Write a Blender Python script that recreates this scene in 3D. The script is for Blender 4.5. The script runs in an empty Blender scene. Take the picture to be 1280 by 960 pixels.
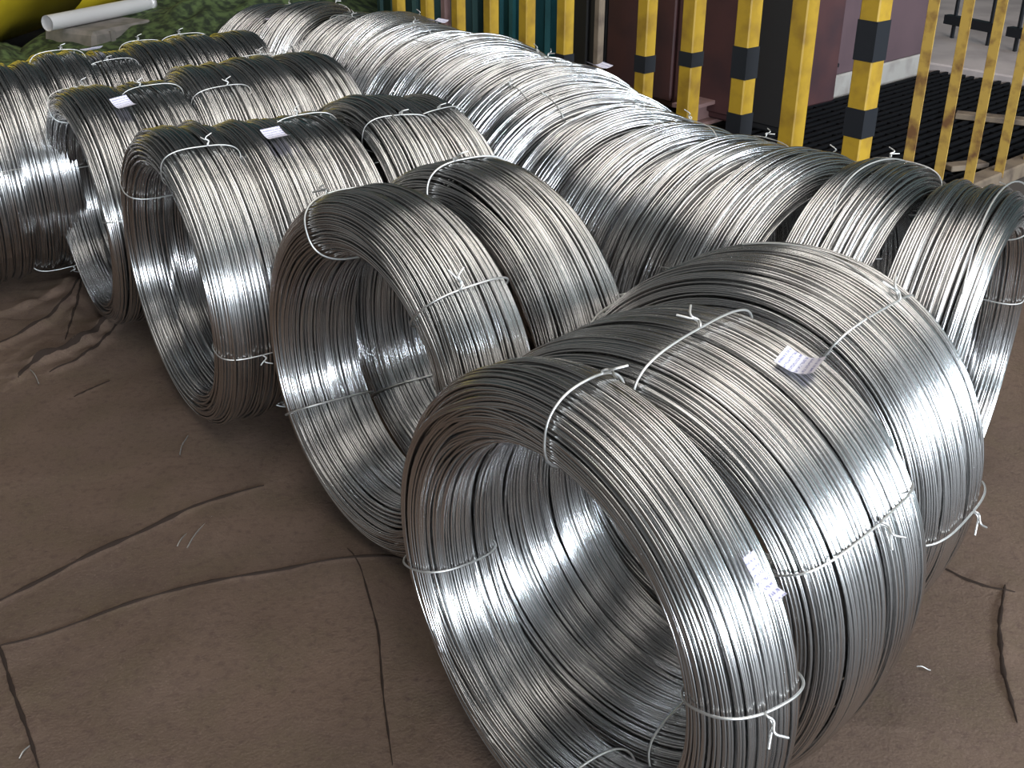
import bpy, bmesh, math, random
import numpy as np
from mathutils import Vector, Matrix

# ---------------------------------------------------------------- camera, world, light, exposure
scene = bpy.context.scene
COL = scene.collection
PI = math.pi

cam_data = bpy.data.cameras.new('camera')
cam = bpy.data.objects.new('camera', cam_data)
COL.objects.link(cam)
scene.camera = cam
PITCH, ROLL, CAM_H, FOCAL = 0.4720115, -0.0043455, 1.26536, 1422.977
cam.location = (0, 0, CAM_H)
cam_data.sensor_fit = 'HORIZONTAL'
cam_data.sensor_width = 36.0
cam_data.lens = FOCAL / 1280 * 36.0
cam_data.clip_start = 0.05
cam.rotation_euler = (Matrix.Rotation(PI / 2 - PITCH, 4, 'X') @ Matrix.Rotation(-ROLL, 4, 'Z')).to_euler()

scene.view_settings.view_transform = 'Standard'
scene.view_settings.look = 'None'
scene.view_settings.gamma = 1
scene.view_settings.use_curve_mapping = False
scene.view_settings.exposure = 0.0

world = bpy.data.worlds.new('sky')
scene.world = world
world.use_nodes = True
bg = world.node_tree.nodes['Background']
bg.inputs['Color'].default_value = (0.62, 0.72, 0.85, 1)
bg.inputs['Strength'].default_value = 0.6


def area(name, loc, direction, sx, sy, power, color):
    d = bpy.data.lights.new(name, 'AREA')
    d.shape = 'RECTANGLE'
    d.size, d.size_y, d.energy, d.color = sx, sy, power, color
    o = bpy.data.objects.new(name, d)
    o.location = loc
    o.rotation_euler = Vector(direction).to_track_quat('-Z', 'Y').to_euler()
    COL.objects.link(o)
    return o


HX0, HX1, HY0, HY1, HZ = -9.0, 9.0, -8.0, 14.0, 7.0      # inside of the hall
# daylight through the windows of the right-hand wall, and through the skylights
WINDOWS = [(-4.4, 1.7), (-2.4, 1.7), (-0.4, 1.7)]      # y centre, width
WIN_Z, WIN_H = 3.7, 1.6
for yc, wd in WINDOWS:
    area('window_daylight', (HX1 - 0.06, yc, WIN_Z), (-1, 0, 0), wd - 0.1, WIN_H - 0.1, 400, (0.80, 0.90, 1.0))
FRONT_WINDOWS = [(2.2, 1.7), (4.3, 1.7)]                            # x centre, width, in the wall behind the viewer
for xc, wd in FRONT_WINDOWS:
    area('window_daylight', (xc, HY0 + 0.06, WIN_Z - 1.3), (0, 1, 0), wd - 0.1, WIN_H - 0.1, 800, (0.80, 0.90, 1.0))
SKYLIGHTS = [(-0.9, 1.8, 1.3, 8.0, 150), (2.2, 0.0, 1.6, 10.0, 260), (6.1, 0.0, 1.4, 10.0, 70)]  # x, y, size x, size y, power
for sx, sy, wx, wy, pw in SKYLIGHTS:
    area('skylight_daylight', (sx, sy, HZ - 0.06), (0, 0, -1), wx - 0.1, wy - 0.1, pw, (1.0, 0.95, 0.88))


# ---------------------------------------------------------------- helpers
def mat(name, color, rough=0.6, metal=0.0, noise=None, bump=None, spec=0.5):
    m = bpy.data.materials.new(name)
    m.use_nodes = True
    nt = m.node_tree
    b = nt.nodes['Principled BSDF']
    b.inputs['Base Color'].default_value = (*color, 1)
    b.inputs['Roughness'].default_value = rough
    b.inputs['Metallic'].default_value = metal
    b.inputs['Specular IOR Level'].default_value = spec
    tc = nt.nodes.new('ShaderNodeTexCoord')
    if noise:                                   # (scale, second colour, low, high)
        sc, c2, lo, hi = noise
        n = nt.nodes.new('ShaderNodeTexNoise')
        n.inputs['Scale'].default_value = sc
        n.inputs['Detail'].default_value = 6
        nt.links.new(tc.outputs['Object'], n.inputs['Vector'])
        r = nt.nodes.new('ShaderNodeMapRange')
        r.inputs['From Min'].default_value = lo
        r.inputs['From Max'].default_value = hi
        nt.links.new(n.outputs['Fac'], r.inputs['Value'])
        mx = nt.nodes.new('ShaderNodeMix')
        mx.data_type = 'RGBA'
        mx.inputs[6].default_value = (*color, 1)
        mx.inputs[7].default_value = (*c2, 1)
        nt.links.new(r.outputs['Result'], mx.inputs[0])
        nt.links.new(mx.outputs[2], b.inputs['Base Color'])
    if bump:                                    # (scale, strength)
        n = nt.nodes.new('ShaderNodeTexNoise')
        n.inputs['Scale'].default_value = bump[0]
        n.inputs['Detail'].default_value = 4
        nt.links.new(tc.outputs['Object'], n.inputs['Vector'])
        bp = nt.nodes.new('ShaderNodeBump')
        bp.inputs['Strength'].default_value = bump[1]
        bp.inputs['Distance'].default_value = 0.01
        nt.links.new(n.outputs['Fac'], bp.inputs['Height'])
        nt.links.new(bp.outputs['Normal'], b.inputs['Normal'])
    return m


M = {
    'floor': mat('concrete_floor', (0.06, 0.048, 0.042), 0.85, noise=(3.0, (0.038, 0.031, 0.028), 0.35, 0.7), bump=(40, 0.2)),
    'pale_floor': mat('pale_concrete', (0.42, 0.36, 0.34), 0.8, noise=(4.0, (0.27, 0.23, 0.22), 0.4, 0.75)),
    'seam_or_crease_shade': mat('crease_shade_strip', (0.030, 0.021, 0.017), 0.95, spec=0.1),  # dark colour that paints in the shade of the canvas creases
    'zinc': mat('galvanised_wire', (0.66, 0.655, 0.65), 0.21, 1.0, noise=(9.0, (0.5, 0.49, 0.485), 0.4, 0.75)),
    'tie': mat('pale_tie_wire', (0.62, 0.61, 0.59), 0.42, 0.9),
    'yellow': mat('yellow_paint', (0.40, 0.24, 0.018), 0.5, noise=(14.0, (0.22, 0.12, 0.016), 0.45, 0.75)),
    'rusty_yellow': mat('rusty_yellow_paint', (0.46, 0.29, 0.06), 0.6, noise=(18.0, (0.16, 0.075, 0.03), 0.48, 0.7)),
    'black': mat('black_paint', (0.014, 0.015, 0.018), 0.5, spec=0.3),
    'black_iron': mat('black_iron', (0.007, 0.007, 0.008), 0.8, spec=0.08),
    'maroon': mat('maroon_paint', (0.075, 0.03, 0.03), 0.55, noise=(5.0, (0.045, 0.022, 0.026), 0.4, 0.7)),
    'dark': mat('dark_steel', (0.018, 0.017, 0.018), 0.6),
    'mauve': mat('mauve_paint', (0.115, 0.070, 0.078), 0.6, noise=(4.0, (0.09, 0.056, 0.064), 0.4, 0.7)),
    'plinth': mat('grey_plinth', (0.36, 0.33, 0.30), 0.75, noise=(12.0, (0.25, 0.22, 0.20), 0.45, 0.75)),
    'teal': mat('teal_paint', (0.03, 0.13, 0.145), 0.45, noise=(4.0, (0.018, 0.075, 0.085), 0.4, 0.7)),
    'pink_steel': mat('primed_steel', (0.22, 0.13, 0.12), 0.6, noise=(8.0, (0.13, 0.07, 0.065), 0.45, 0.7)),
    'beige': mat('worn_beige_paint', (0.17, 0.125, 0.085), 0.7, noise=(15.0, (0.08, 0.055, 0.04), 0.45, 0.7)),
    'machine_yellow': mat('machine_yellow', (0.62, 0.45, 0.02), 0.45, noise=(2.5, (0.42, 0.29, 0.016), 0.45, 0.75)),
    'silver': mat('silver_pipe', (0.74, 0.71, 0.70), 0.35, 0.2),
    'grey_cloth': mat('grey_sacking', (0.24, 0.21, 0.19), 0.85, noise=(14.0, (0.14, 0.13, 0.11), 0.4, 0.7)),
    'green': mat('green_net', (0.085, 0.125, 0.042), 0.8, noise=(22.0, (0.018, 0.028, 0.012), 0.40, 0.58)),
    'wall': mat('hall_wall', (0.30, 0.27, 0.24), 0.85, noise=(1.2, (0.24, 0.22, 0.20), 0.4, 0.7)),
    'wall_dark': mat('hall_wall_dark', (0.05, 0.115, 0.115), 0.85, noise=(1.2, (0.035, 0.085, 0.085), 0.4, 0.7)),
    'wall_pale': mat('hall_wall_pale', (0.21, 0.28, 0.28), 0.85, noise=(1.2, (0.17, 0.235, 0.235), 0.4, 0.7)),
    'roof': mat('hall_roof', (0.10, 0.11, 0.115), 0.8),
    'frame': mat('window_steel', (0.10, 0.11, 0.12), 0.5),
}


def paper_material():
    m = mat('printed_paper', (0.60, 0.57, 0.62), 0.8, spec=0.2)
    nt = m.node_tree
    b = nt.nodes['Principled BSDF']
    tc = nt.nodes.new('ShaderNodeTexCoord')
    mp = nt.nodes.new('ShaderNodeMapping')
    mp.inputs['Scale'].default_value = (520, 330, 1)
    n = nt.nodes.new('ShaderNodeTexNoise')
    n.inputs['Scale'].default_value = 1.0
    n.inputs['Detail'].default_value = 0
    w = nt.nodes.new('ShaderNodeTexWave')
    w.bands_direction = 'Y'
    w.inputs['Scale'].default_value = 40
    g1 = nt.nodes.new('ShaderNodeMath')
    g1.operation = 'GREATER_THAN'
    g1.inputs[1].default_value = 0.50
    g2 = nt.nodes.new('ShaderNodeMath')
    g2.operation = 'GREATER_THAN'
    g2.inputs[1].default_value = 0.55
    gt = nt.nodes.new('ShaderNodeMath')
    gt.operation = 'MULTIPLY'
    mx = nt.nodes.new('ShaderNodeMix')
    mx.data_type = 'RGBA'
    mx.inputs[6].default_value = (0.60, 0.57, 0.62, 1)
    mx.inputs[7].default_value = (0.24, 0.23, 0.36, 1)
    L = nt.links.new
    L(tc.outputs['Object'], mp.inputs['Vector'])
    L(mp.outputs['Vector'], n.inputs['Vector'])
    L(tc.outputs['Object'], w.inputs['Vector'])
    L(n.outputs['Fac'], g1.inputs[0])
    L(w.outputs['Fac'], g2.inputs[0])
    L(g1.outputs[0], gt.inputs[0])
    L(g2.outputs[0], gt.inputs[1])
    L(gt.outputs[0], mx.inputs[0])
    L(mx.outputs[2], b.inputs['Base Color'])
    return m


M['paper'] = paper_material()


def canvas_material():
    m = mat('brown_canvas', (0.105, 0.074, 0.058), 0.9, spec=0.2)
    nt = m.node_tree
    b = nt.nodes['Principled BSDF']
    tc = nt.nodes['Texture Coordinate']
    L = nt.links.new
    prev = None
    for sc, lo, hi, col in ((2.2, 0.40, 0.70, (0.086, 0.059, 0.045)), (9.0, 0.45, 0.75, (0.098, 0.070, 0.047)), (70.0, 0.5, 0.8, (0.074, 0.047, 0.038)), (240.0, 0.55, 0.8, (0.140, 0.098, 0.075))):
        n = nt.nodes.new('ShaderNodeTexNoise')
        n.inputs['Scale'].default_value = sc
        n.inputs['Detail'].default_value = 5
        L(tc.outputs['Object'], n.inputs['Vector'])
        r = nt.nodes.new('ShaderNodeMapRange')
        r.inputs['From Min'].default_value = lo
        r.inputs['From Max'].default_value = hi
        L(n.outputs['Fac'], r.inputs['Value'])
        mx = nt.nodes.new('ShaderNodeMix')
        mx.data_type = 'RGBA'
        if prev:
            L(prev, mx.inputs[6])
        else:
            mx.inputs[6].default_value = (0.122, 0.082, 0.060, 1)
        mx.inputs[7].default_value = (*col, 1)
        L(r.outputs['Result'], mx.inputs[0])
        prev = mx.outputs[2]
    L(prev, b.inputs['Base Color'])
    heights = []
    for sc in (30.0, 190.0):
        n = nt.nodes.new('ShaderNodeTexNoise')
        n.inputs['Scale'].default_value = sc
        n.inputs['Detail'].default_value = 3
        L(tc.outputs['Object'], n.inputs['Vector'])
        heights.append(n)
    ad = nt.nodes.new('ShaderNodeMath')
    ad.operation = 'ADD'
    L(heights[0].outputs['Fac'], ad.inputs[0])
    L(heights[1].outputs['Fac'], ad.inputs[1])
    bp = nt.nodes.new('ShaderNodeBump')
    bp.inputs['Strength'].default_value = 0.22
    bp.inputs['Distance'].default_value = 0.006
    L(ad.outputs[0], bp.inputs['Height'])
    L(bp.outputs['Normal'], b.inputs['Normal'])
    return m


M['tarp'] = canvas_material()


def mesh_np(name, verts, quads, material, smooth=True):
    me = bpy.data.meshes.new(name)
    verts = np.asarray(verts, np.float32)
    quads = np.asarray(quads, np.int32)
    k = quads.shape[1]
    me.vertices.add(len(verts))
    me.vertices.foreach_set('co', verts.ravel())
    me.loops.add(quads.size)
    me.loops.foreach_set('vertex_index', quads.ravel())
    me.polygons.add(len(quads))
    me.polygons.foreach_set('loop_start', np.arange(0, quads.size, k, dtype=np.int32))
    me.polygons.foreach_set('loop_total', np.full(len(quads), k, np.int32))
    me.update(calc_edges=True)
    me.polygons.foreach_set('use_smooth', np.full(len(quads), smooth))
    me.materials.append(material)
    return me


def link(name, me, parent=None):
    o = bpy.data.objects.new(name, me)
    COL.objects.link(o)
    if parent:
        o.parent = parent
    return o


def obj(name, bm, material, parent=None, smooth=False):
    me = bpy.data.meshes.new(name)
    bm.normal_update()
    bm.to_mesh(me)
    bm.free()
    for p in me.polygons:
        p.use_smooth = smooth
    me.materials.append(material)
    return link(name, me, parent)


def tag(o, label, cat, group=None, kind=None):
    o['label'] = label
    if cat:
        o['category'] = cat
    if group:
        o['group'] = group
    if kind:
        o['kind'] = kind
    return o


def thing(name, label, cat, loc=(0, 0, 0), rz=0.0, group=None):
    o = bpy.data.objects.new(name, None)
    o.empty_display_size = 0.1
    COL.objects.link(o)
    o.location = loc
    o.rotation_euler = (0, 0, rz)
    return tag(o, label, cat, group)


def struct(o):
    o['kind'] = 'structure'
    return o


def box(bm, c, s, rz=0.0, bevel=0.0):
    r = bmesh.ops.create_cube(bm, size=1.0)
    mtx = Matrix.Translation(c) @ Matrix.Rotation(rz, 4, 'Z') @ Matrix.Diagonal((*s, 1))
    bmesh.ops.transform(bm, matrix=mtx, verts=r['verts'])
    if bevel:
        es = list({e for v in r['verts'] for e in v.link_edges})
        bmesh.ops.bevel(bm, geom=es, offset=bevel, segments=1, affect='EDGES')
    return bm


def box_obj(name, c, s, material, parent=None, rz=0.0, bevel=0.0):
    return obj(name, box(bmesh.new(), c, s, rz, bevel), material, parent)


def tube_arrays(P, r, sides, closed=False):
    """Sweep a ring along the points P (n,3) with parallel-transported frames."""
    P = np.asarray(P, float)
    n = len(P)
    T = np.gradient(P, axis=0)
    if closed:
        T = np.roll(P, -1, 0) - np.roll(P, 1, 0)
    T /= np.linalg.norm(T, axis=1)[:, None] + 1e-12
    ref = np.array([0, 0, 1.0]) if abs(T[0][2]) < 0.9 else np.array([1.0, 0, 0])
    N = np.zeros_like(P)
    v = ref - T[0] * (ref @ T[0])
    N[0] = v / np.linalg.norm(v)
    for i in range(1, n):
        v = N[i - 1] - T[i] * (N[i - 1] @ T[i])
        N[i] = v / (np.linalg.norm(v) + 1e-12)
    B = np.cross(T, N)
    a = np.arange(sides) * 2 * PI / sides
    rr = np.broadcast_to(np.asarray(r, float), (n,))
    V = P[:, None, :] + rr[:, None, None] * (np.cos(a)[None, :, None] * N[:, None, :] + np.sin(a)[None, :, None] * B[:, None, :])
    i = np.arange(n if closed else n - 1)[:, None]
    j = np.arange(sides)[None, :]
    i2, j2 = (i + 1) % n, (j + 1) % sides
    Q = np.stack([i * sides + j, i * sides + j2, i2 * sides + j2, i2 * sides + j], -1).reshape(-1, 4)
    return V.reshape(-1, 3), Q


def tube_mesh(name, P, r, sides, material, closed=False):
    V, Q = tube_arrays(P, r, sides, closed)
    return mesh_np(name, V, Q, material)


# ---------------------------------------------------------------- wire coils
def profile(w, t, R, ex, n=720):
    """Rounded cross-section of the bundle, evenly spaced along its perimeter: axial a, radial rho."""
    s = np.linspace(0, 2 * PI, n * 4, endpoint=False)
    c, d = np.cos(s), np.sin(s)
    a = w / 2 * np.sign(c) * np.abs(c) ** (2 / ex)
    q = t / 2 * np.sign(d) * np.abs(d) ** (2 / ex)
    L = np.r_[0, np.cumsum(np.hypot(np.diff(a, append=a[0]), np.diff(q, append=q[0])))]
    u = np.linspace(0, L[-1], n, endpoint=False)
    return np.interp(u, L, np.r_[a, a[0]]), np.interp(u, L, np.r_[q, q[0]]) + R - t / 2, L[-1]


def smooth_knots(rng, total, per_turn, amp, x):
    k = rng.normal(0, amp, int(total * per_turn) + 4)
    p = x * per_turn
    i = p.astype(int)
    f = p - i
    f = f * f * (3 - 2 * f)
    return k[i] * (1 - f) + k[i + 1] * f


def winding_mesh(seed, R, w, t, pitch, ex=2.8, segs=144, sides=6, lobes=3, lobe_depth=0.008, mess=1.0):
    """One continuous wire wound into a bundle: an under layer of turns, then the surface turns."""
    rng = np.random.default_rng(seed)
    pa, pr, per = profile(w, t, R, ex)
    npf = len(pa)
    turns = int(per / pitch)
    allV, allQ, base = [], [], 0
    paths = []
    for layer in (0, 1):
        if layer == 0:
            nt_, sg, inset = max(24, turns // 2), segs // 2, pitch * 2.0
        else:
            nt_, sg, inset = turns, segs, pitch * 0.45
        x = np.arange(nt_ * sg + 1) / sg                     # turn number, continuous
        th = x * 2 * PI
        # uneven spacing: clusters of turns with gaps between
        steps = rng.gamma(2.6 if layer else 40.0, 1.0, nt_ + 1)
        cum = np.r_[0, np.cumsum(steps)]
        cum = cum[:nt_ + 1] / cum[nt_]
        u = np.interp(x, np.arange(nt_ + 1), cum)
        if layer:
            u = u + smooth_knots(rng, nt_, 1.4, pitch * 0.75 * mess, x) / per
            u = u + 0.006 * np.sin(th * 1.0 + 2.0 * x / 9.0 + seed)
        p = (u % 1.0) * npf
        i = p.astype(int) % npf
        f = p - np.floor(p)
        a = pa[i] * (1 - f) + pa[(i + 1) % npf] * f
        q = pr[i] * (1 - f) + pr[(i + 1) % npf] * f
        cq = R - t / 2
        # inset towards the middle of the bundle
        la = np.hypot(a, q - cq) + 1e-9
        a = a - a / la * inset
        q = q - (q - cq) / la * inset
        # shallow lobes where groups of turns bunch up; they wander round the coil
        ph = 2 * PI * lobes * (a / w) + 0.9 * np.sin(th + seed) + 0.5 * np.sin(2 * th + 2.1 * seed)
        groove = np.clip(np.cos(ph), 0, 1) ** 6
        q = q - np.where(q > cq, 1, -1) * groove * lobe_depth
        if layer:
            q = q + smooth_knots(rng, nt_, 1.2, pitch * 0.36 * mess, x)
            a = a + smooth_knots(rng, nt_, 1.0, pitch * 0.30 * mess, x)
        # the coil is never quite round
        oval = 1 + 0.010 * np.sin(2 * th + seed * 1.7) + 0.006 * np.sin(3 * th + seed * 0.6)
        q = q * oval
        paths.append((a, q, th, sg, sides if layer else 5, pitch * (0.52 if layer else 0.95)))
    for a, q, th, sg, sd, r in paths:
        n = len(a)
        ca, sa = np.cos(th), np.sin(th)
        rad = np.stack([np.zeros(n), ca, sa], 1)
        P = np.stack([a, q * ca, R + q * sa], 1)
        ang = np.arange(sd) * 2 * PI / sd
        V = P[:, None, :] + r * (np.sin(ang)[None, :, None] * rad[:, None, :])
        V[:, :, 0] += r * np.cos(ang)[None, :]
        ii = np.arange(n - 1)[:, None]
        jj = np.arange(sd)[None, :]
        j2 = (jj + 1) % sd
        Q = np.stack([ii * sd + jj, (ii + 1) * sd + jj, (ii + 1) * sd + j2, ii * sd + j2], -1).reshape(-1, 4)
        allV.append(V.reshape(-1, 3))
        allQ.append(Q + base)
        base += n * sd
    # join the under layer to the surface layer: the wire simply carries on
    n0, s0, s1 = len(paths[0][0]), paths[0][4], paths[1][4]
    e0 = (n0 - 1) * s0
    e1 = n0 * s0
    bridge = [(e0 + k % s0, e1 + k % s1, e1 + (k + 1) % s1, e0 + (k + 1) % s0) for k in range(min(s0, s1))]
    allQ.append(np.array(bridge))
    return mesh_np('winding', np.concatenate(allV), np.concatenate(allQ), M['zinc'])


def tie_mesh(seed, R, w, t, ex, ang, r=0.0017, slack=0.005, tail=0.030):
    """A wire tied once round the bundle at angle ang, its twisted ends sticking out."""
    rng = random.Random(seed)
    pa, pr, per = profile(w + 2 * slack, t + 2 * slack, R + slack, ex, 64)
    k0 = rng.choice([14, 16, 18, 20, 12])                     # where the knot sits (outer side of the bundle)
    idx = [(k0 + i) % 64 for i in range(65)]
    skew = rng.uniform(-0.05, 0.05)
    pts = []
    for n, i in enumerate(idx):
        th = ang + skew * (pa[i] / w)
        pts.append((pa[i], pr[i] * math.cos(th), R + pr[i] * math.sin(th)))
    a0, r0 = pa[k0], pr[k0]

    def at(da, dr, dth):
        th = ang + dth
        return (a0 + da, (r0 + dr) * math.cos(th), R + (r0 + dr) * math.sin(th))
    s = rng.choice([-1, 1])
    lead = [at(-0.010, 0.012, s * tail / R), at(-0.004, 0.010, s * tail * 0.6 / R), at(0.004, 0.008, s * tail * 0.3 / R)]
    trail = [at(-0.003, 0.006, -s * 0.006), at(0.006, 0.008, s * tail * 0.2 / R), at(-0.006, 0.014, s * tail * 0.45 / R), at(0.012, 0.020, s * tail * 0.8 / R)]
    path = np.array(lead + pts + trail)
    for _ in range(2):                                       # round the kinks off
        cut = np.empty((2 * len(path), 3))
        cut[0], cut[-1] = path[0], path[-1]
        cut[1:-1:2] = path[:-1] * 0.75 + path[1:] * 0.25
        cut[2:-1:2] = path[:-1] * 0.25 + path[1:] * 0.75
        path = cut
    return tube_mesh('tie_wire', path, r, 6, M['tie'])


def tag_mesh(R, ang, a, wd, hg, lift=0.009, curl=0.012):
    """A printed paper label lying over the outside of the coil, its lower edge curling away."""
    n, m_ = 7, 5
    V, Q = [], []
    for i in range(n):
        v = (i / (n - 1) - 0.5) * hg
        for j in range(m_):
            u = (j / (m_ - 1) - 0.5) * wd
            V.append((u, v, curl * (abs(v) / hg * 2) ** 2 * (1.0 if v < 0 else 0.3)))
    for i in range(n - 1):
        for j in range(m_ - 1):
            Q.append((i * m_ + j, i * m_ + j + 1, (i + 1) * m_ + j + 1, (i + 1) * m_ + j))
    return mesh_np('paper_tag', V, Q, M['paper'])


def place_tag(parent, R, ang, a, wd=0.05, hg=0.045, twist=0.0, lift=0.010, lean=0.0, curl=0.012):
    o = link('paper_tag', tag_mesh(R, ang, a, wd, hg, curl=curl), parent)
    rad = Vector((0, math.cos(ang), math.sin(ang)))
    ax = Vector((1, 0, 0))
    up = rad.cross(ax)
    mtx = Matrix((ax, up, rad)).transposed().to_4x4()
    o.matrix_local = Matrix.Translation(Vector((a, 0, R)) + rad * (R + lift)) @ mtx @ Matrix.Rotation(twist, 4, 'Z') @ Matrix.Rotation(lean, 4, 'X')
    o['label'] = 'white paper tag printed with small dark marks'
    return o


def coil(name_label, loc, heading, R, w, t, mesh, ex, ties, group, lean=0.0, seed=0, yaw=0.0, spin=0.0):
    """loc = point on the ground under the middle of the coil; heading = direction of its axis."""
    o = thing('wire_coil', name_label, 'wire coil', loc, heading, group)
    o.rotation_euler = (0, lean, heading)
    wn = link('winding', mesh, o)
    if spin:                                                # the same winding rolled to another angle
        wn.matrix_local = Matrix.Translation((0, 0, R)) @ Matrix.Rotation(spin, 4, 'X') @ Matrix.Translation((0, 0, -R))
    for k, a in enumerate(ties):
        link('tie_wire', tie_mesh(seed * 10 + k, R, w, t, ex, a, 0.0017 if seed < 100 else 0.0012, 0.005, 0.030 if seed < 100 else 0.014), o)
    return o


D2R = math.radians
#         x      y     heading  R      w     t    ex  lean
NEAR = {
    'E1': (0.082, 1.181, 39.0, 0.332, 0.130, 0.098, 2.5, 0.00),
    'D2': (0.228, 1.340, 47.0, 0.330, 0.265, 0.088, 3.0, 0.00),
    'D3': (0.392, 1.581, 51.0, 0.331, 0.243, 0.088, 3.0, 0.04),
    'C1': (-0.218, 1.840, 40.0, 0.338, 0.172, 0.112, 2.6, 0.02),
    'C2': (-0.068, 1.977, 41.0, 0.343, 0.180, 0.105, 2.8, 0.03),
}
NEAR_LABEL = {
    'E1': 'bright silver wire coil nearest the viewer, wide open end, pale tie near its foot',
    'D2': 'silver wire coil with a white printed tag on top, second in the nearest row',
    'D3': 'silver wire coil at the back of the nearest row, touching the row by the fence',
    'C1': 'open-faced silver wire coil in front of the two-coil pair, loose tie end hanging inside',
    'C2': 'silver wire coil at the back of the two-coil pair',
}
NEAR_TIES = {'E1': (1.6, 2.92, 6.05, 4.5), 'D2': (1.62, 2.63, 4.4), 'D3': (2.08, 3.1, 0.6), 'C1': (1.12, 2.33, 5.7, 4.0), 'C2': (1.45, 4.2, 5.6)}
NEAR_GROUP = {'E': 'coils in the nearest row', 'D': 'coils in the nearest row', 'C': 'coils of the two-coil pair'}
near = {}
for n, (k, (x, y, hd, R, w, t, ex, ln)) in enumerate(NEAR.items()):
    me = winding_mesh(11 + n, R, w, t, 0.0036, ex, 144, 6, lobes=2 if k[0] != 'D' else 3)
    near[k] = coil(NEAR_LABEL[k], (x, y, 0.004), D2R(hd), R, w, t, me, ex, NEAR_TIES[k], NEAR_GROUP[k[0]], ln, seed=n + 1)
place_tag(near['D2'], 0.330, 1.99, 0.04, 0.045, 0.05, twist=0.2, lean=-0.2)
place_tag(near['E1'], 0.332, 2.5, 0.01, 0.018, 0.055, twist=0.1, lean=-0.15)

FAR_R, FAR_T, FAR_EX = 0.33, 0.085, 3.0
FAR_W = 0.155
far_mesh = [winding_mesh(40 + n, FAR_R, FAR_W, FAR_T, 0.0052, FAR_EX, 96, 5, lobes=(1, 2, 2, 1)[n], lobe_depth=0.010, mess=1.2) for n in range(4)]
ORD = ['front', 'second', 'third', 'fourth', 'fifth', 'sixth', 'seventh', 'eighth', 'ninth', 'tenth', 'eleventh', 'twelfth', 'thirteenth', 'fourteenth', 'fifteenth', 'sixteenth']
rnd = random.Random(5)


def row(path, R, label, group, tags=(), first_label=None, wob=1.0, yaw=None):
    """Coils of one row; path = [(x, y)] contact points of their middles, front one first."""
    out = []
    count = len(path)
    for i in range(count):
        p0, p1 = path[max(i - 1, 0)], path[min(i + 1, count - 1)]
        hd = math.atan2(p1[1] - p0[1], p1[0] - p0[0])
        off = rnd.uniform(-0.014, 0.014) * wob
        axis = D2R(yaw[min(i, len(yaw) - 1)]) if yaw else hd     # the coils of a row need not face along it
        px, py = path[i][0] - math.sin(hd) * off, path[i][1] + math.cos(hd) * off
        if i % 2 == 0:
            ties = (1.6 + rnd.uniform(-0.5, 0.6), 3.1 + rnd.uniform(-0.4, 0.4), 0.3 + rnd.uniform(-0.6, 0.3))
        else:
            ties = (1.3 + rnd.uniform(-0.5, 0.8), 4.4 + rnd.uniform(-0.4, 0.4))
        lb = (first_label if i == 0 and first_label else label.format(ORD[i] if i < count - 1 else 'last'))
        c = coil(lb, (px, py, 0.004), axis + rnd.uniform(-0.03, 0.03), FAR_R, FAR_W, FAR_T, far_mesh[rnd.randrange(4)], FAR_EX, ties, group,
                 lean=-0.015 if yaw and i == 0 else rnd.uniform(-0.03, 0.02) * wob, seed=1000 + int(px * 100) + i, spin=rnd.uniform(0, 6.28))
        k = R / FAR_R * (1 + rnd.uniform(-0.03, 0.018) * wob)
        c.scale = (1, k, k)
        out.append(c)
    for i, ang, a, tw in tags:
        place_tag(out[i], FAR_R, ang, a, 0.045, 0.055, tw)
    return out


def line(hd, s0, s1, n, offs):
    """n contact points along heading hd; s = distance along it, offs = [(s, sideways offset to the left)]."""
    hd = D2R(hd)
    d, l = (math.cos(hd), math.sin(hd)), (-math.sin(hd), math.cos(hd))
    res = []
    for i in range(n):
        q = s0 + (s1 - s0) * i / (n - 1)
        o = float(np.interp(q, [a for a, b in offs], [b for a, b in offs]))
        res.append((d[0] * q + l[0] * o, d[1] * q + l[1] * o))
    return res


row(line(38.0, 0.912, 1.49, 5, [(0.9, 2.27), (1.05, 2.265), (1.5, 2.26)]), 0.327, '{} silver wire coil of the row just behind the two-coil pair', 'coils in the row behind the pair',
    tags=[(1, 1.85, 0.02, 0.1)], first_label='silver wire coil opening towards the viewer at the front of the row behind the pair', yaw=[32.5, 33, 34, 35, 36])
row(line(40.0, 1.04, 1.69, 5, [(1.0, 2.89), (1.7, 2.93)]), 0.315, '{} silver wire coil of the narrow row seen between two other rows', 'coils in the third row from the viewer',
    tags=[(0, 2.0, 0.045, 0.2)], first_label='narrow silver wire coil with white tag, dark open end beside crumpled canvas fold', yaw=[35, 34.5, 33, 34, 35])
row(line(40.0, 0.86, 1.93, 8, [(0.86, 3.39), (1.02, 3.40), (1.17, 3.47), (1.5, 3.54), (1.95, 3.50)]), 0.298, '{} silver wire coil of the row lying beside the green heap',
    'coils in the row farthest from the fence', tags=[(3, 1.5, -0.03, 0.5), (7, 1.5, -0.02, 0.2)], first_label='silver wire coil cut by the picture edge, dark underside resting on crumpled canvas', yaw=[33, 33, 33, 34])
RROW = row(line(128.0, 1.03, 3.72, 17, [(1.03, -1.84), (1.25, -1.77), (1.5, -1.77), (1.9, -1.80), (2.22, -1.90), (2.57, -1.975), (2.99, -2.03), (3.38, -1.98), (3.72, -1.85)]), 0.33,
    '{} silver wire coil of the long row beside the yellow fence', 'coils in the long row by the fence', tags=[(7, 1.85, 0.0, 0.2), (12, 1.8, 0.0, 0.2)],
    first_label='silver wire coil with open end at the near end of the row by the fence')


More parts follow.
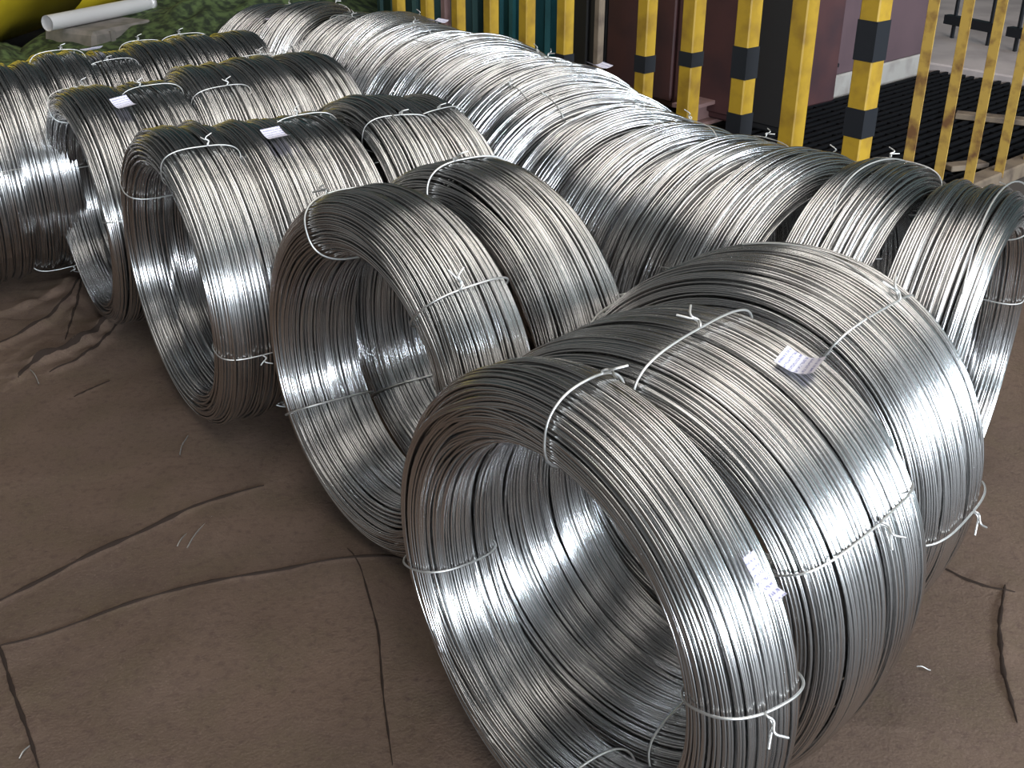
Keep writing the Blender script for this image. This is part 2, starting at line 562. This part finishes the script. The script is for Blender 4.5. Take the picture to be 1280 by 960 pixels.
def loose_strand(c, R, a, th0, th1, lift=0.008):
    P = []
    for k in range(26):
        q = k / 25
        th = th0 + (th1 - th0) * q
        r = R + lift * (0.4 + math.sin(q * PI))
        P.append((a + 0.012 * math.sin(q * 5), r * math.cos(th), R + r * math.sin(th)))
    link('loose_strand', tube_mesh('loose_strand', P, 0.0016, 6, M['tie']), c)


loose_strand(RROW[0], FAR_R, -0.055, 0.75, 2.55)
loose_strand(RROW[1], FAR_R, 0.01, 1.0, 1.9)
loose_strand(near['D3'], 0.331, 0.03, 1.3, 2.4, 0.004)


# ---------------------------------------------------------------- floor, hall
struct(box_obj('floor', ((HX0 + HX1) / 2, (HY0 + HY1) / 2, -0.08), (HX1 - HX0, HY1 - HY0, 0.12), M['floor']))
struct(box_obj('ceiling', ((HX0 + HX1) / 2, (HY0 + HY1) / 2, HZ + 0.1), (HX1 - HX0 + 0.4, HY1 - HY0 + 0.4, 0.2), M['roof']))
struct(box_obj('wall_left', (HX0 - 0.1, (HY0 + HY1) / 2, HZ / 2 - 0.07), (0.2, HY1 - HY0 + 0.4, HZ + 0.14), M['wall']))
struct(box_obj('wall_right', (HX1 + 0.1, (HY0 + HY1) / 2, HZ / 2 - 0.07), (0.2, HY1 - HY0 + 0.4, HZ + 0.14), M['wall_pale']))
struct(box_obj('wall_front', ((HX0 + HX1) / 2, HY0 - 0.1, HZ / 2 - 0.07), (HX1 - HX0, 0.2, HZ + 0.14), M['wall']))
struct(box_obj('wall_back', ((HX0 + HX1) / 2, HY1 + 0.1, HZ / 2 - 0.07), (HX1 - HX0, 0.2, HZ + 0.14), M['wall_dark']))
for n, (yc, wd) in enumerate(WINDOWS):
    bm = bmesh.new()
    for dy in (-wd / 2, wd / 2):
        box(bm, (HX1 - 0.04, yc + dy, WIN_Z), (0.08, 0.08, WIN_H + 0.08))
    for dz in (-WIN_H / 2, WIN_H / 2):
        box(bm, (HX1 - 0.04, yc, WIN_Z + dz), (0.08, wd, 0.08))
    struct(obj('window_%d' % (n + 1), bm, M['frame']))
for n, (xc, wd) in enumerate(FRONT_WINDOWS):
    bm = bmesh.new()
    for dx in (-wd / 2, wd / 2):
        box(bm, (xc + dx, HY0 + 0.04, WIN_Z - 1.3), (0.08, 0.08, WIN_H + 0.08))
    for dz in (-WIN_H / 2, WIN_H / 2):
        box(bm, (xc, HY0 + 0.04, WIN_Z - 1.3 + dz), (wd, 0.08, 0.08))
    struct(obj('window_%d' % (len(WINDOWS) + n + 1), bm, M['frame']))

for n, (sx, sy, wx, wy, pw) in enumerate(SKYLIGHTS):
    bm = bmesh.new()
    for dx in (-wx / 2, wx / 2):
        box(bm, (sx + dx, sy, HZ - 0.04), (0.08, wy + 0.08, 0.08))
    for dy in (-wy / 2, wy / 2):
        box(bm, (sx, sy + dy, HZ - 0.04), (wx, 0.08, 0.08))
    struct(obj('window_%d' % (len(WINDOWS) + len(FRONT_WINDOWS) + n + 1), bm, M['frame']))

# ---------------------------------------------------------------- brown canvas sheet with its folds
def seg_dist(X, Y, pts):
    """Distance to a polyline, the signed side (left positive) and the position along it, 0..1."""
    best = np.full(X.shape, 1e9)
    side = np.zeros(X.shape)
    along = np.zeros(X.shape)
    L = [math.dist(pts[i], pts[i + 1]) for i in range(len(pts) - 1)]
    acc = 0.0
    for i in range(len(pts) - 1):
        (ax, ay), (bx, by) = pts[i], pts[i + 1]
        dx, dy = bx - ax, by - ay
        t = np.clip(((X - ax) * dx + (Y - ay) * dy) / (dx * dx + dy * dy), 0, 1)
        ex, ey = X - ax - t * dx, Y - ay - t * dy
        d = np.hypot(ex, ey)
        m = d < best
        best = np.where(m, d, best)
        side = np.where(m, np.sign(dx * ey - dy * ex), side)
        along = np.where(m, (acc + t * L[i]) / sum(L), along)
        acc += L[i]
    return best * side, along


#  polyline on the ground, height, width on the steep side, width on the soft side
FOLDS = [
    ([(-0.969, 1.561), (-0.910, 1.622), (-0.807, 1.738), (-0.750, 1.797), (-0.692, 1.863), (-0.631, 1.934), (-0.516, 2.009)], 0.011, 0.007, 0.05),
    ([(-0.861, 1.498), (-0.815, 1.518), (-0.691, 1.603), (-0.567, 1.671), (-0.360, 1.742), (-0.243, 1.767), (-0.174, 1.749)], 0.008, 0.006, 0.04),
    ([(-0.305, 1.780), (-0.278, 1.742), (-0.221, 1.546), (-0.197, 1.388), (-0.167, 1.236)], 0.003, 0.006, 0.02),
    ([(-0.895, 1.550), (-0.843, 1.488), (-0.787, 1.392), (-0.729, 1.304), (-0.681, 1.224)], 0.01, 0.008, 0.03),
    ([(-1.217, 2.490), (-1.208, 2.570), (-1.149, 2.634), (-1.112, 2.706), (-1.091, 2.877)], 0.03, 0.012, 0.05),
    ([(-1.154, 2.533), (-1.097, 2.601), (-1.074, 2.721), (-1.071, 2.850)], 0.014, 0.01, 0.03),
    ([(-1.361, 2.651), (-1.311, 2.733), (-1.270, 2.825), (-1.253, 2.963), (-1.279, 3.143)], 0.022, 0.014, 0.07),
    ([(-1.434, 2.881), (-1.367, 2.935), (-1.307, 3.021), (-1.302, 3.175)], 0.016, 0.014, 0.06),
    ([(-1.163, 2.673), (-1.194, 2.798), (-1.230, 2.962), (-1.269, 3.112)], 0.018, 0.02, 0.03),
    ([(-1.296, 2.491), (-1.267, 2.674), (-1.231, 2.747)], 0.01, 0.012, 0.05),
    ([(-1.050, 2.405), (-1.026, 2.446), (-0.993, 2.497)], 0.006, 0.006, 0.02),
    ([(0.789, 1.759), (0.824, 1.709), (0.862, 1.673), (0.908, 1.660)], 0.008, 0.006, 0.03),
    ([(0.901, 1.672), (0.847, 1.560), (0.809, 1.438), (0.789, 1.329)], 0.01, 0.008, 0.03),
    ([(-1.087, 1.982), (-0.977, 2.044), (-0.818, 2.075)], 0.003, 0.02, 0.06),
    ([(0.493, 1.331), (0.601, 1.322), (0.721, 1.279)], 0.004, 0.01, 0.05),
]


def sheet_height(X, Y):
    rng = np.random.default_rng(3)
    Z = np.zeros_like(X)
    for k in range(10):                                     # slow unevenness
        fx, fy, p = rng.normal(0, 4.5), rng.normal(0, 4.5), rng.uniform(0, 6.28)
        Z += 0.0011 * np.sin(fx * X + fy * Y + p)
    for k in range(16):
        fx, fy, p = rng.normal(0, 16), rng.normal(0, 16), rng.uniform(0, 6.28)
        Z += 0.0004 * np.sin(fx * X + fy * Y + p)
    for pts, hgt, steep, soft in FOLDS:
        d, al = seg_dist(X, Y, pts)
        env = np.sin(np.clip(al, 0.0, 1.0) * PI) ** 0.5 * 0.8 + 0.2
        wob = 1 + 0.25 * np.sin(al * 23 + hgt * 900)
        Z += (0.45 if hgt < 0.012 else 0.95) * hgt * env * wob * np.where(d > 0, np.exp(-np.abs(d) / soft), np.exp(-(d / (steep + 0.004)) ** 2))
    return Z


def seam_or_crease_shade(parent, pts, width):
    """Painted crease shade: a narrow dark strip lying on the sheet along a fold."""
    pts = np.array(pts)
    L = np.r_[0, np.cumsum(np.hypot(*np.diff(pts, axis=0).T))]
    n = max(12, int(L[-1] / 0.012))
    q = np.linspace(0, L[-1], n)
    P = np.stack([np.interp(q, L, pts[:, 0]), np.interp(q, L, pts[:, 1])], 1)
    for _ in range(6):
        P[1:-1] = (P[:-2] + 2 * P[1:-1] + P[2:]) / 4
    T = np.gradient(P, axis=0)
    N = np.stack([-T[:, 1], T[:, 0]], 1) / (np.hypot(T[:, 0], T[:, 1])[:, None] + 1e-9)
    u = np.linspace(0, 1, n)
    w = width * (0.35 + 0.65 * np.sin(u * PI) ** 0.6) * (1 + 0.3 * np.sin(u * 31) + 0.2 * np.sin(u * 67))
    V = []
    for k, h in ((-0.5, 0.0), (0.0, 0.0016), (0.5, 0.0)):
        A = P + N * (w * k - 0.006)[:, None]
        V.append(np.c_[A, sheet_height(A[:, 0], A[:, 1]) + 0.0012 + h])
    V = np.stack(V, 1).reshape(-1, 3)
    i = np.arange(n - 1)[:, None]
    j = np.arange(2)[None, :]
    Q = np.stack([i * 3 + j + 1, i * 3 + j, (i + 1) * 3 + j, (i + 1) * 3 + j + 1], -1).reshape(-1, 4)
    link('seam_or_crease_shade', mesh_np('seam_or_crease_shade', V, Q, M['seam_or_crease_shade']), parent)


def build_tarp():
    xs = np.concatenate([np.linspace(-2.35, -1.75, 40, endpoint=False), np.linspace(-1.75, 0.15, 400, endpoint=False), np.linspace(0.15, 1.60, 260)])
    ys = np.concatenate([np.linspace(0.75, 1.15, 50, endpoint=False), np.linspace(1.15, 3.25, 620, endpoint=False), np.linspace(3.25, 3.90, 40)])
    nx, ny = len(xs), len(ys)
    X, Y = np.meshgrid(xs, ys)
    Z = sheet_height(X, Y)
    i = np.arange(ny - 1)[:, None]
    j = np.arange(nx - 1)[None, :]
    Q = np.stack([i * nx + j, i * nx + j + 1, (i + 1) * nx + j + 1, (i + 1) * nx + j], -1).reshape(-1, 4)
    V = np.stack([X.ravel(), Y.ravel(), Z.ravel()], 1)
    o = link('canvas_sheet', mesh_np('canvas_sheet', V, Q, M['tarp']))
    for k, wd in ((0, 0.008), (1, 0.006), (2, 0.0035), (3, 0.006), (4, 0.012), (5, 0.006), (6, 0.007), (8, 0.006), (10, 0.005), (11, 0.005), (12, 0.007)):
        seam_or_crease_shade(o, FOLDS[k][0], wd)
    return tag(o, 'brown wrinkled canvas sheet spread on the floor under the coils', 'canvas sheet')


build_tarp()


def offcut(label, p, q, z=0.006, r=0.0012, bend=0.004):
    n = 8
    P = []
    for i in range(n):
        t = i / (n - 1)
        P.append((p[0] + (q[0] - p[0]) * t - (q[1] - p[1]) * bend * math.sin(t * PI) * 8, p[1] + (q[1] - p[1]) * t + (q[0] - p[0]) * bend * math.sin(t * PI) * 8, z + 0.002 * math.sin(t * 5)))
    tag(link('wire_offcut', tube_mesh('wire_offcut', P, r, 5, M['tie'])), label, 'wire offcut', 'wire offcuts on the sheet')


offcut('straight bright wire offcut lying on the sheet above the second fold', (-0.614, 1.777), (-0.593, 1.888))
offcut('short pale wire offcut near the sheet folds in the corner', (-0.725, 1.244), (-0.718, 1.278))
offcut('tiny curled wire scrap beside the crumpled canvas', (-1.198, 2.534), (-1.149, 2.460))
offcut('short dull wire offcut below the row behind the pair', (-0.718, 2.123), (-0.723, 2.210))
offcut('faint wire offcut next to the bright straight one', (-0.634, 1.783), (-0.624, 1.841))
offcut('little bent wire end on the sheet beside the nearest row', (0.666, 1.454), (0.687, 1.447))


# ---------------------------------------------------------------- fences
def post(parent, name, x, y, sx, sy, rz, z0, z1, material, bands=(), xform=None):
    """Square bar; bands = [(low, high)] painted black, built as slightly proud sleeves."""
    o = box_obj(name, (x, y, (z0 + z1) / 2), (sx, sy, z1 - z0), material, parent, rz, 0.004)
    for lo, hi in bands:
        box_obj('black_band', (x, y, (lo + hi) / 2), (sx + 0.003, sy + 0.003, hi - lo), M['black'], o, rz)
    return o


CX, CY = 1.067, 3.487
F1 = D2R(130)
fence = thing('fence', 'yellow post fence with black painted bands behind the long row', 'fence', (CX, CY, 0), F1)
FP = [(0.0, 0.066, [(0.353, 0.441), (0.583, 0.700), (0.12, 0.22)]), (0.25, 0.062, []), (0.467, 0.060, [(0.0, 0.338), (0.452, 0.556)]), (0.703, 0.058, [(0.455, 0.505)]),
      (0.921, 0.052, [(0.399, 0.459)]), (1.164, 0.030, []), (1.351, 0.050, [(0.0, 0.40)]), (1.576, 0.050, []), (1.804, 0.048, []), (2.025, 0.046, []), (2.115, 0.034, []), (2.25, 0.046, []), (2.47, 0.046, [])]
for s_, wd, bands in FP:
    post(fence, 'post', s_, 0, wd, wd, 0.0, -0.02, 1.25, M['beige'] if wd == 0.030 else M['pink_steel'] if wd == 0.034 else M['yellow'], bands)
box_obj('top_rail', (1.2, 0, 1.275), (2.6, 0.05, 0.05), M['yellow'], fence)

F2 = D2R(43)
fence2 = thing('fence', 'thin rusty yellow bars standing on a beige kerb beside the black grating', 'fence', (CX, CY, 0), F2)
for s_ in (0.324, 0.554, 0.793, 1.032, 1.27, 1.51):
    bm = bmesh.new()                                        # an angle iron: two flanges
    box(bm, (s_, 0, 0.62), (0.030, 0.004, 1.20))
    box(bm, (s_ - 0.014, -0.017, 0.62), (0.004, 0.036, 1.20))
    obj('bar', bm, M['rusty_yellow'], fence2)
box_obj('top_rail', (0.92, 0, 1.24), (1.8, 0.05, 0.04), M['rusty_yellow'], fence2)
kerb = struct(box_obj('trim_1', (CX + math.cos(F2) * 1.6 - math.sin(F2) * 0.005, CY + math.sin(F2) * 1.6 + math.cos(F2) * 0.005, 0.01), (3.0, 0.075, 0.06), M['beige'], None, F2, 0.006))


# ---------------------------------------------------------------- machinery behind the fence
def frame_pt(o, hd, s, n):
    """Point at distance s along heading hd and n to its right, from origin o."""
    return (o[0] + math.cos(hd) * s + math.sin(hd) * n, o[1] + math.sin(hd) * s - math.cos(hd) * n)


QX, QY = frame_pt((CX, CY), F1, 0, 0.85)


def cabinet(label, s0, s1, depth, h, material, cat, panels, name, n0=0.0, z0=0.0):
    """Sheet-metal box: body, and front panels (edges along s) with handles; front faces the viewer."""
    x, y = frame_pt((QX, QY), F1, 0, n0)
    t = thing(name, label, cat, (x, y, 0), F1)
    box_obj('body', ((s0 + s1) / 2, -depth / 2 - 0.012, (h + z0) / 2 + 0.02), (s1 - s0, depth, h - z0), material, t, 0, 0.008)
    for a, b in panels:
        box_obj('panel', ((a + b) / 2, -0.004, (h + z0) / 2 + 0.02), (b - a - 0.02, 0.018, h - z0 - 0.06), material, t, 0, 0.006)
    return t


cabinet('maroon sheet-metal machine cabinet behind the banded fence posts', 1.17, 1.99, 0.7, 1.3, M['maroon'], 'cabinet', [(1.17, 1.545), (1.545, 1.99)], 'machine_cabinet')
cabinet('narrow black machine cabinet between the maroon cabinet and the mauve box', 0.915, 1.16, 0.10, 1.2, M['dark'], 'cabinet', [(0.915, 1.16)], 'machine_cabinet', 0.0)
cabinet('dark brown upright panel between the teal tank and maroon cabinet', 2.0, 2.24, 0.3, 1.3, M['dark'], 'cabinet', [(2.0, 2.11), (2.11, 2.24)], 'machine_cabinet', 0.0)
tk = thing('tank', 'dark teal ribbed tank behind the yellow fence', 'tank', frame_pt((QX, QY), F1, 2.72, 0.0) + (0,), F1)
bm = bmesh.new()
bmesh.ops.create_cone(bm, cap_ends=True, segments=40, radius1=0.46, radius2=0.46, depth=1.4, matrix=Matrix.Translation((0.0, -0.5, 0.72)))
obj('shell', bm, M['teal'], tk, True)
for k in range(11):
    a = D2R(20 + k * 14)
    box_obj('rib', (0.465 * math.cos(a), -0.5 + 0.465 * math.sin(a), 0.72), (0.03, 0.03, 1.38), M['teal'], tk, a)
tk2 = thing('tank', 'dark green tank at the far end of the yellow fence', 'tank', frame_pt((QX, QY), F1, 3.75, 0.0) + (0,), F1)
bm = bmesh.new()
bmesh.ops.create_cone(bm, cap_ends=True, segments=40, radius1=0.5, radius2=0.5, depth=1.4, matrix=Matrix.Translation((0.0, -0.5, 0.72)))
obj('shell', bm, M['wall_dark'], tk2, True)
for k in range(7):
    a = D2R(30 + k * 20)
    box_obj('rib', (0.505 * math.cos(a), -0.5 + 0.505 * math.sin(a), 0.72), (0.03, 0.03, 1.38), M['wall_dark'], tk2, a)

# long pinkish steel beam lying on the floor, an I section
bt = thing('steel_beam', 'pinkish primed steel beam lying on the floor behind the fence', 'beam', (0.863, 5.065, 0), D2R(45.5))
box_obj('bottom_flange', (0.33, 0, 0.012), (1.05, 0.10, 0.016), M['pink_steel'], bt)
box_obj('web', (0.33, 0, 0.055), (1.05, 0.012, 0.07), M['pink_steel'], bt)
box_obj('top_flange', (0.33, 0, 0.098), (1.05, 0.10, 0.016), M['pink_steel'], bt)

# mauve machine housing on a pale plinth
hx = thing('machine_housing', 'mauve painted machine housing with a pale bottom band', 'machine', (1.519, 5.503, 0), F2)
box_obj('plinth', (0.45, 0.35, 0.045), (0.90, 0.72, 0.13), M['plinth'], hx, 0, 0.008)
box_obj('housing', (0.45, 0.35, 0.65), (0.88, 0.70, 1.10), M['mauve'], hx, 0, 0.015)
box_obj('bolt_head', (0.02, -0.005, 0.16), (0.02, 0.02, 0.02), M['black'], hx, 0, 0.004)

# black floor grating
gr = thing('floor_grating', 'black iron floor grating beyond the fence corner', 'grating', (1.519, 5.503, 0), F2)
box_obj('tray', (-0.05, -0.60, -0.014), (1.96, 1.13, 0.012), M['black_iron'], gr)
for k in range(23):
    box_obj('bar', (-0.05, -0.06 - k * 0.048, 0.006), (1.96, 0.014, 0.028), M['black_iron'], gr)
for k in range(11):
    box_obj('cross_bar', (-0.95 + k * 0.18, -0.60, 0.005), (0.010, 1.10, 0.020), M['black_iron'], gr)
pl = tag(box_obj('plank', (2.165, 4.985, 0.035), (0.42, 0.07, 0.025), M['beige'], None, D2R(-24), 0.003), 'short worn plank lying across the black grating', 'plank')
pl2 = tag(box_obj('plank', (1.735, 4.27, 0.034), (0.17, 0.06, 0.022), M['beige'], None, D2R(18), 0.003), 'small pale board scrap behind the thin yellow bars', 'board')

# pale raised floor to the right of the housing, with a low black rail
struct(box_obj('trim_2', (CX + math.cos(F2) * 4.02 - math.sin(F2) * 1.5, CY + math.sin(F2) * 4.02 + math.cos(F2) * 1.5, 0.015), (2.75, 5.0, 0.07), M['pale_floor'], None, F2, 0.008))
rl = thing('barrier_rail', 'low black rail on thin rods over the pale floor', 'rail', (2.62, 6.75, 0.05), D2R(-62))
box_obj('rail', (0.42, 0, 0.10), (0.30, 0.05, 0.05), M['black'], rl)
box_obj('rail', (0.0, 0, 0.10), (0.36, 0.05, 0.05), M['black'], rl)
for q in (-0.12, 0.14, 0.33, 0.52):
    box_obj('rod', (q, 0, 0.45), (0.016, 0.016, 0.9), M['black'], rl)
box_obj('upper_rail', (0.2, 0, 0.42), (0.9, 0.03, 0.03), M['black'], rl)

# ---------------------------------------------------------------- far corner: yellow drum, pipe, crate, green heap
yd = thing('machine_drum', 'big yellow horizontal machine drum beyond the green heap', 'machine', (-2.99, 7.20, 0.57), D2R(82))
DR = 0.55
for s0, s1, nm in ((-2.0, -0.02, 'drum_section'), (0.01, 2.6, 'drum_section')):
    bm = bmesh.new()
    bmesh.ops.create_cone(bm, cap_ends=True, segments=48, radius1=DR, radius2=DR, depth=s1 - s0, matrix=Matrix.Translation(((s0 + s1) / 2, 0, 0)) @ Matrix.Rotation(PI / 2, 4, 'Y'))
    obj(nm, bm, M['machine_yellow'], yd, True)
bm = bmesh.new()
bmesh.ops.create_cone(bm, cap_ends=True, segments=48, radius1=DR - 0.02, radius2=DR - 0.02, depth=0.06, matrix=Matrix.Translation((-0.005, 0, 0)) @ Matrix.Rotation(PI / 2, 4, 'Y'))
obj('seam_or_crease_shade', bm, M['black'], yd, True)
for q in (-1.6, 1.2):
    box_obj('saddle', (q, 0, -0.46), (0.12, 0.7, 0.20), M['dark'], yd)

cr = thing('crate', 'grey sacking-wrapped crate beneath the silver pipe', 'crate', (-2.27, 6.36, 0), D2R(64))
bm = bmesh.new()
box(bm, (0, -0.04, 0.10), (0.52, 0.36, 0.20), 0, 0.02)
for v in bm.verts:
    if v.co.z > 0.15:
        v.co.x *= 0.86
obj('box_body', bm, M['grey_cloth'], cr)
for q in (-0.10, 0.08):
    box_obj('batten', (q, -0.224, 0.10), (0.03, 0.012, 0.18), M['grey_cloth'], cr)
pp = thing('pipe', 'short silver pipe lying on the grey crate', 'pipe', (-2.25, 6.40, 0.242), D2R(64))
n_ = 32
P = [(-0.36 + 0.76 * i / 10, 0, 0) for i in range(11)]
link('tube', tube_mesh('tube', P, 0.040, n_, M['silver']), pp)
bm = bmesh.new()
bmesh.ops.create_cone(bm, cap_ends=True, segments=32, radius1=0.043, radius2=0.043, depth=0.03, matrix=Matrix.Translation((0.40, 0, 0)) @ Matrix.Rotation(PI / 2, 4, 'Y'))
obj('end_cap', bm, M['silver'], pp, True)


def heap(label, cx, cy, rx, ry, hgt, rz, seed):
    rng = np.random.default_rng(seed)
    n = 110
    u = np.linspace(-1, 1, n)
    X, Y = np.meshgrid(u, u)
    rr = np.clip(1 - np.sqrt(X ** 2 + Y ** 2), 0, 1)
    Z = rr ** 0.6
    W = np.zeros_like(X)
    for k in range(40):
        f = 2.2 * 1.6 ** rng.uniform(0, 5)
        a = rng.uniform(0, 6.28)
        W += np.abs(np.sin(f * (X * math.cos(a) + Y * math.sin(a)) + rng.uniform(0, 6.28))) / f
    W = (W - W.min()) / (W.max() - W.min())
    Z = Z * (0.35 + 0.9 * W) * hgt
    V = np.stack([(X * rx).ravel(), (Y * ry).ravel(), Z.ravel()], 1)
    i = np.arange(n - 1)[:, None]
    j = np.arange(n - 1)[None, :]
    Q = np.stack([i * n + j, i * n + j + 1, (i + 1) * n + j + 1, (i + 1) * n + j], -1).reshape(-1, 4)
    o = link('netting_heap', mesh_np('netting_heap', V, Q, M['green']))
    o.location = (cx, cy, -0.01)
    o.rotation_euler = (0, 0, rz)
    tag(o, label, 'netting', 'green heaps behind the coils')
    return o


heap('crumpled green netting heap behind the row of coils beside the yellow drum', -1.62, 7.0, 0.80, 1.5, 0.46, D2R(-35), 1)
heap('crumpled dark green heap at the corner under the yellow drum', -2.88, 5.95, 0.46, 0.60, 0.26, D2R(20), 2)
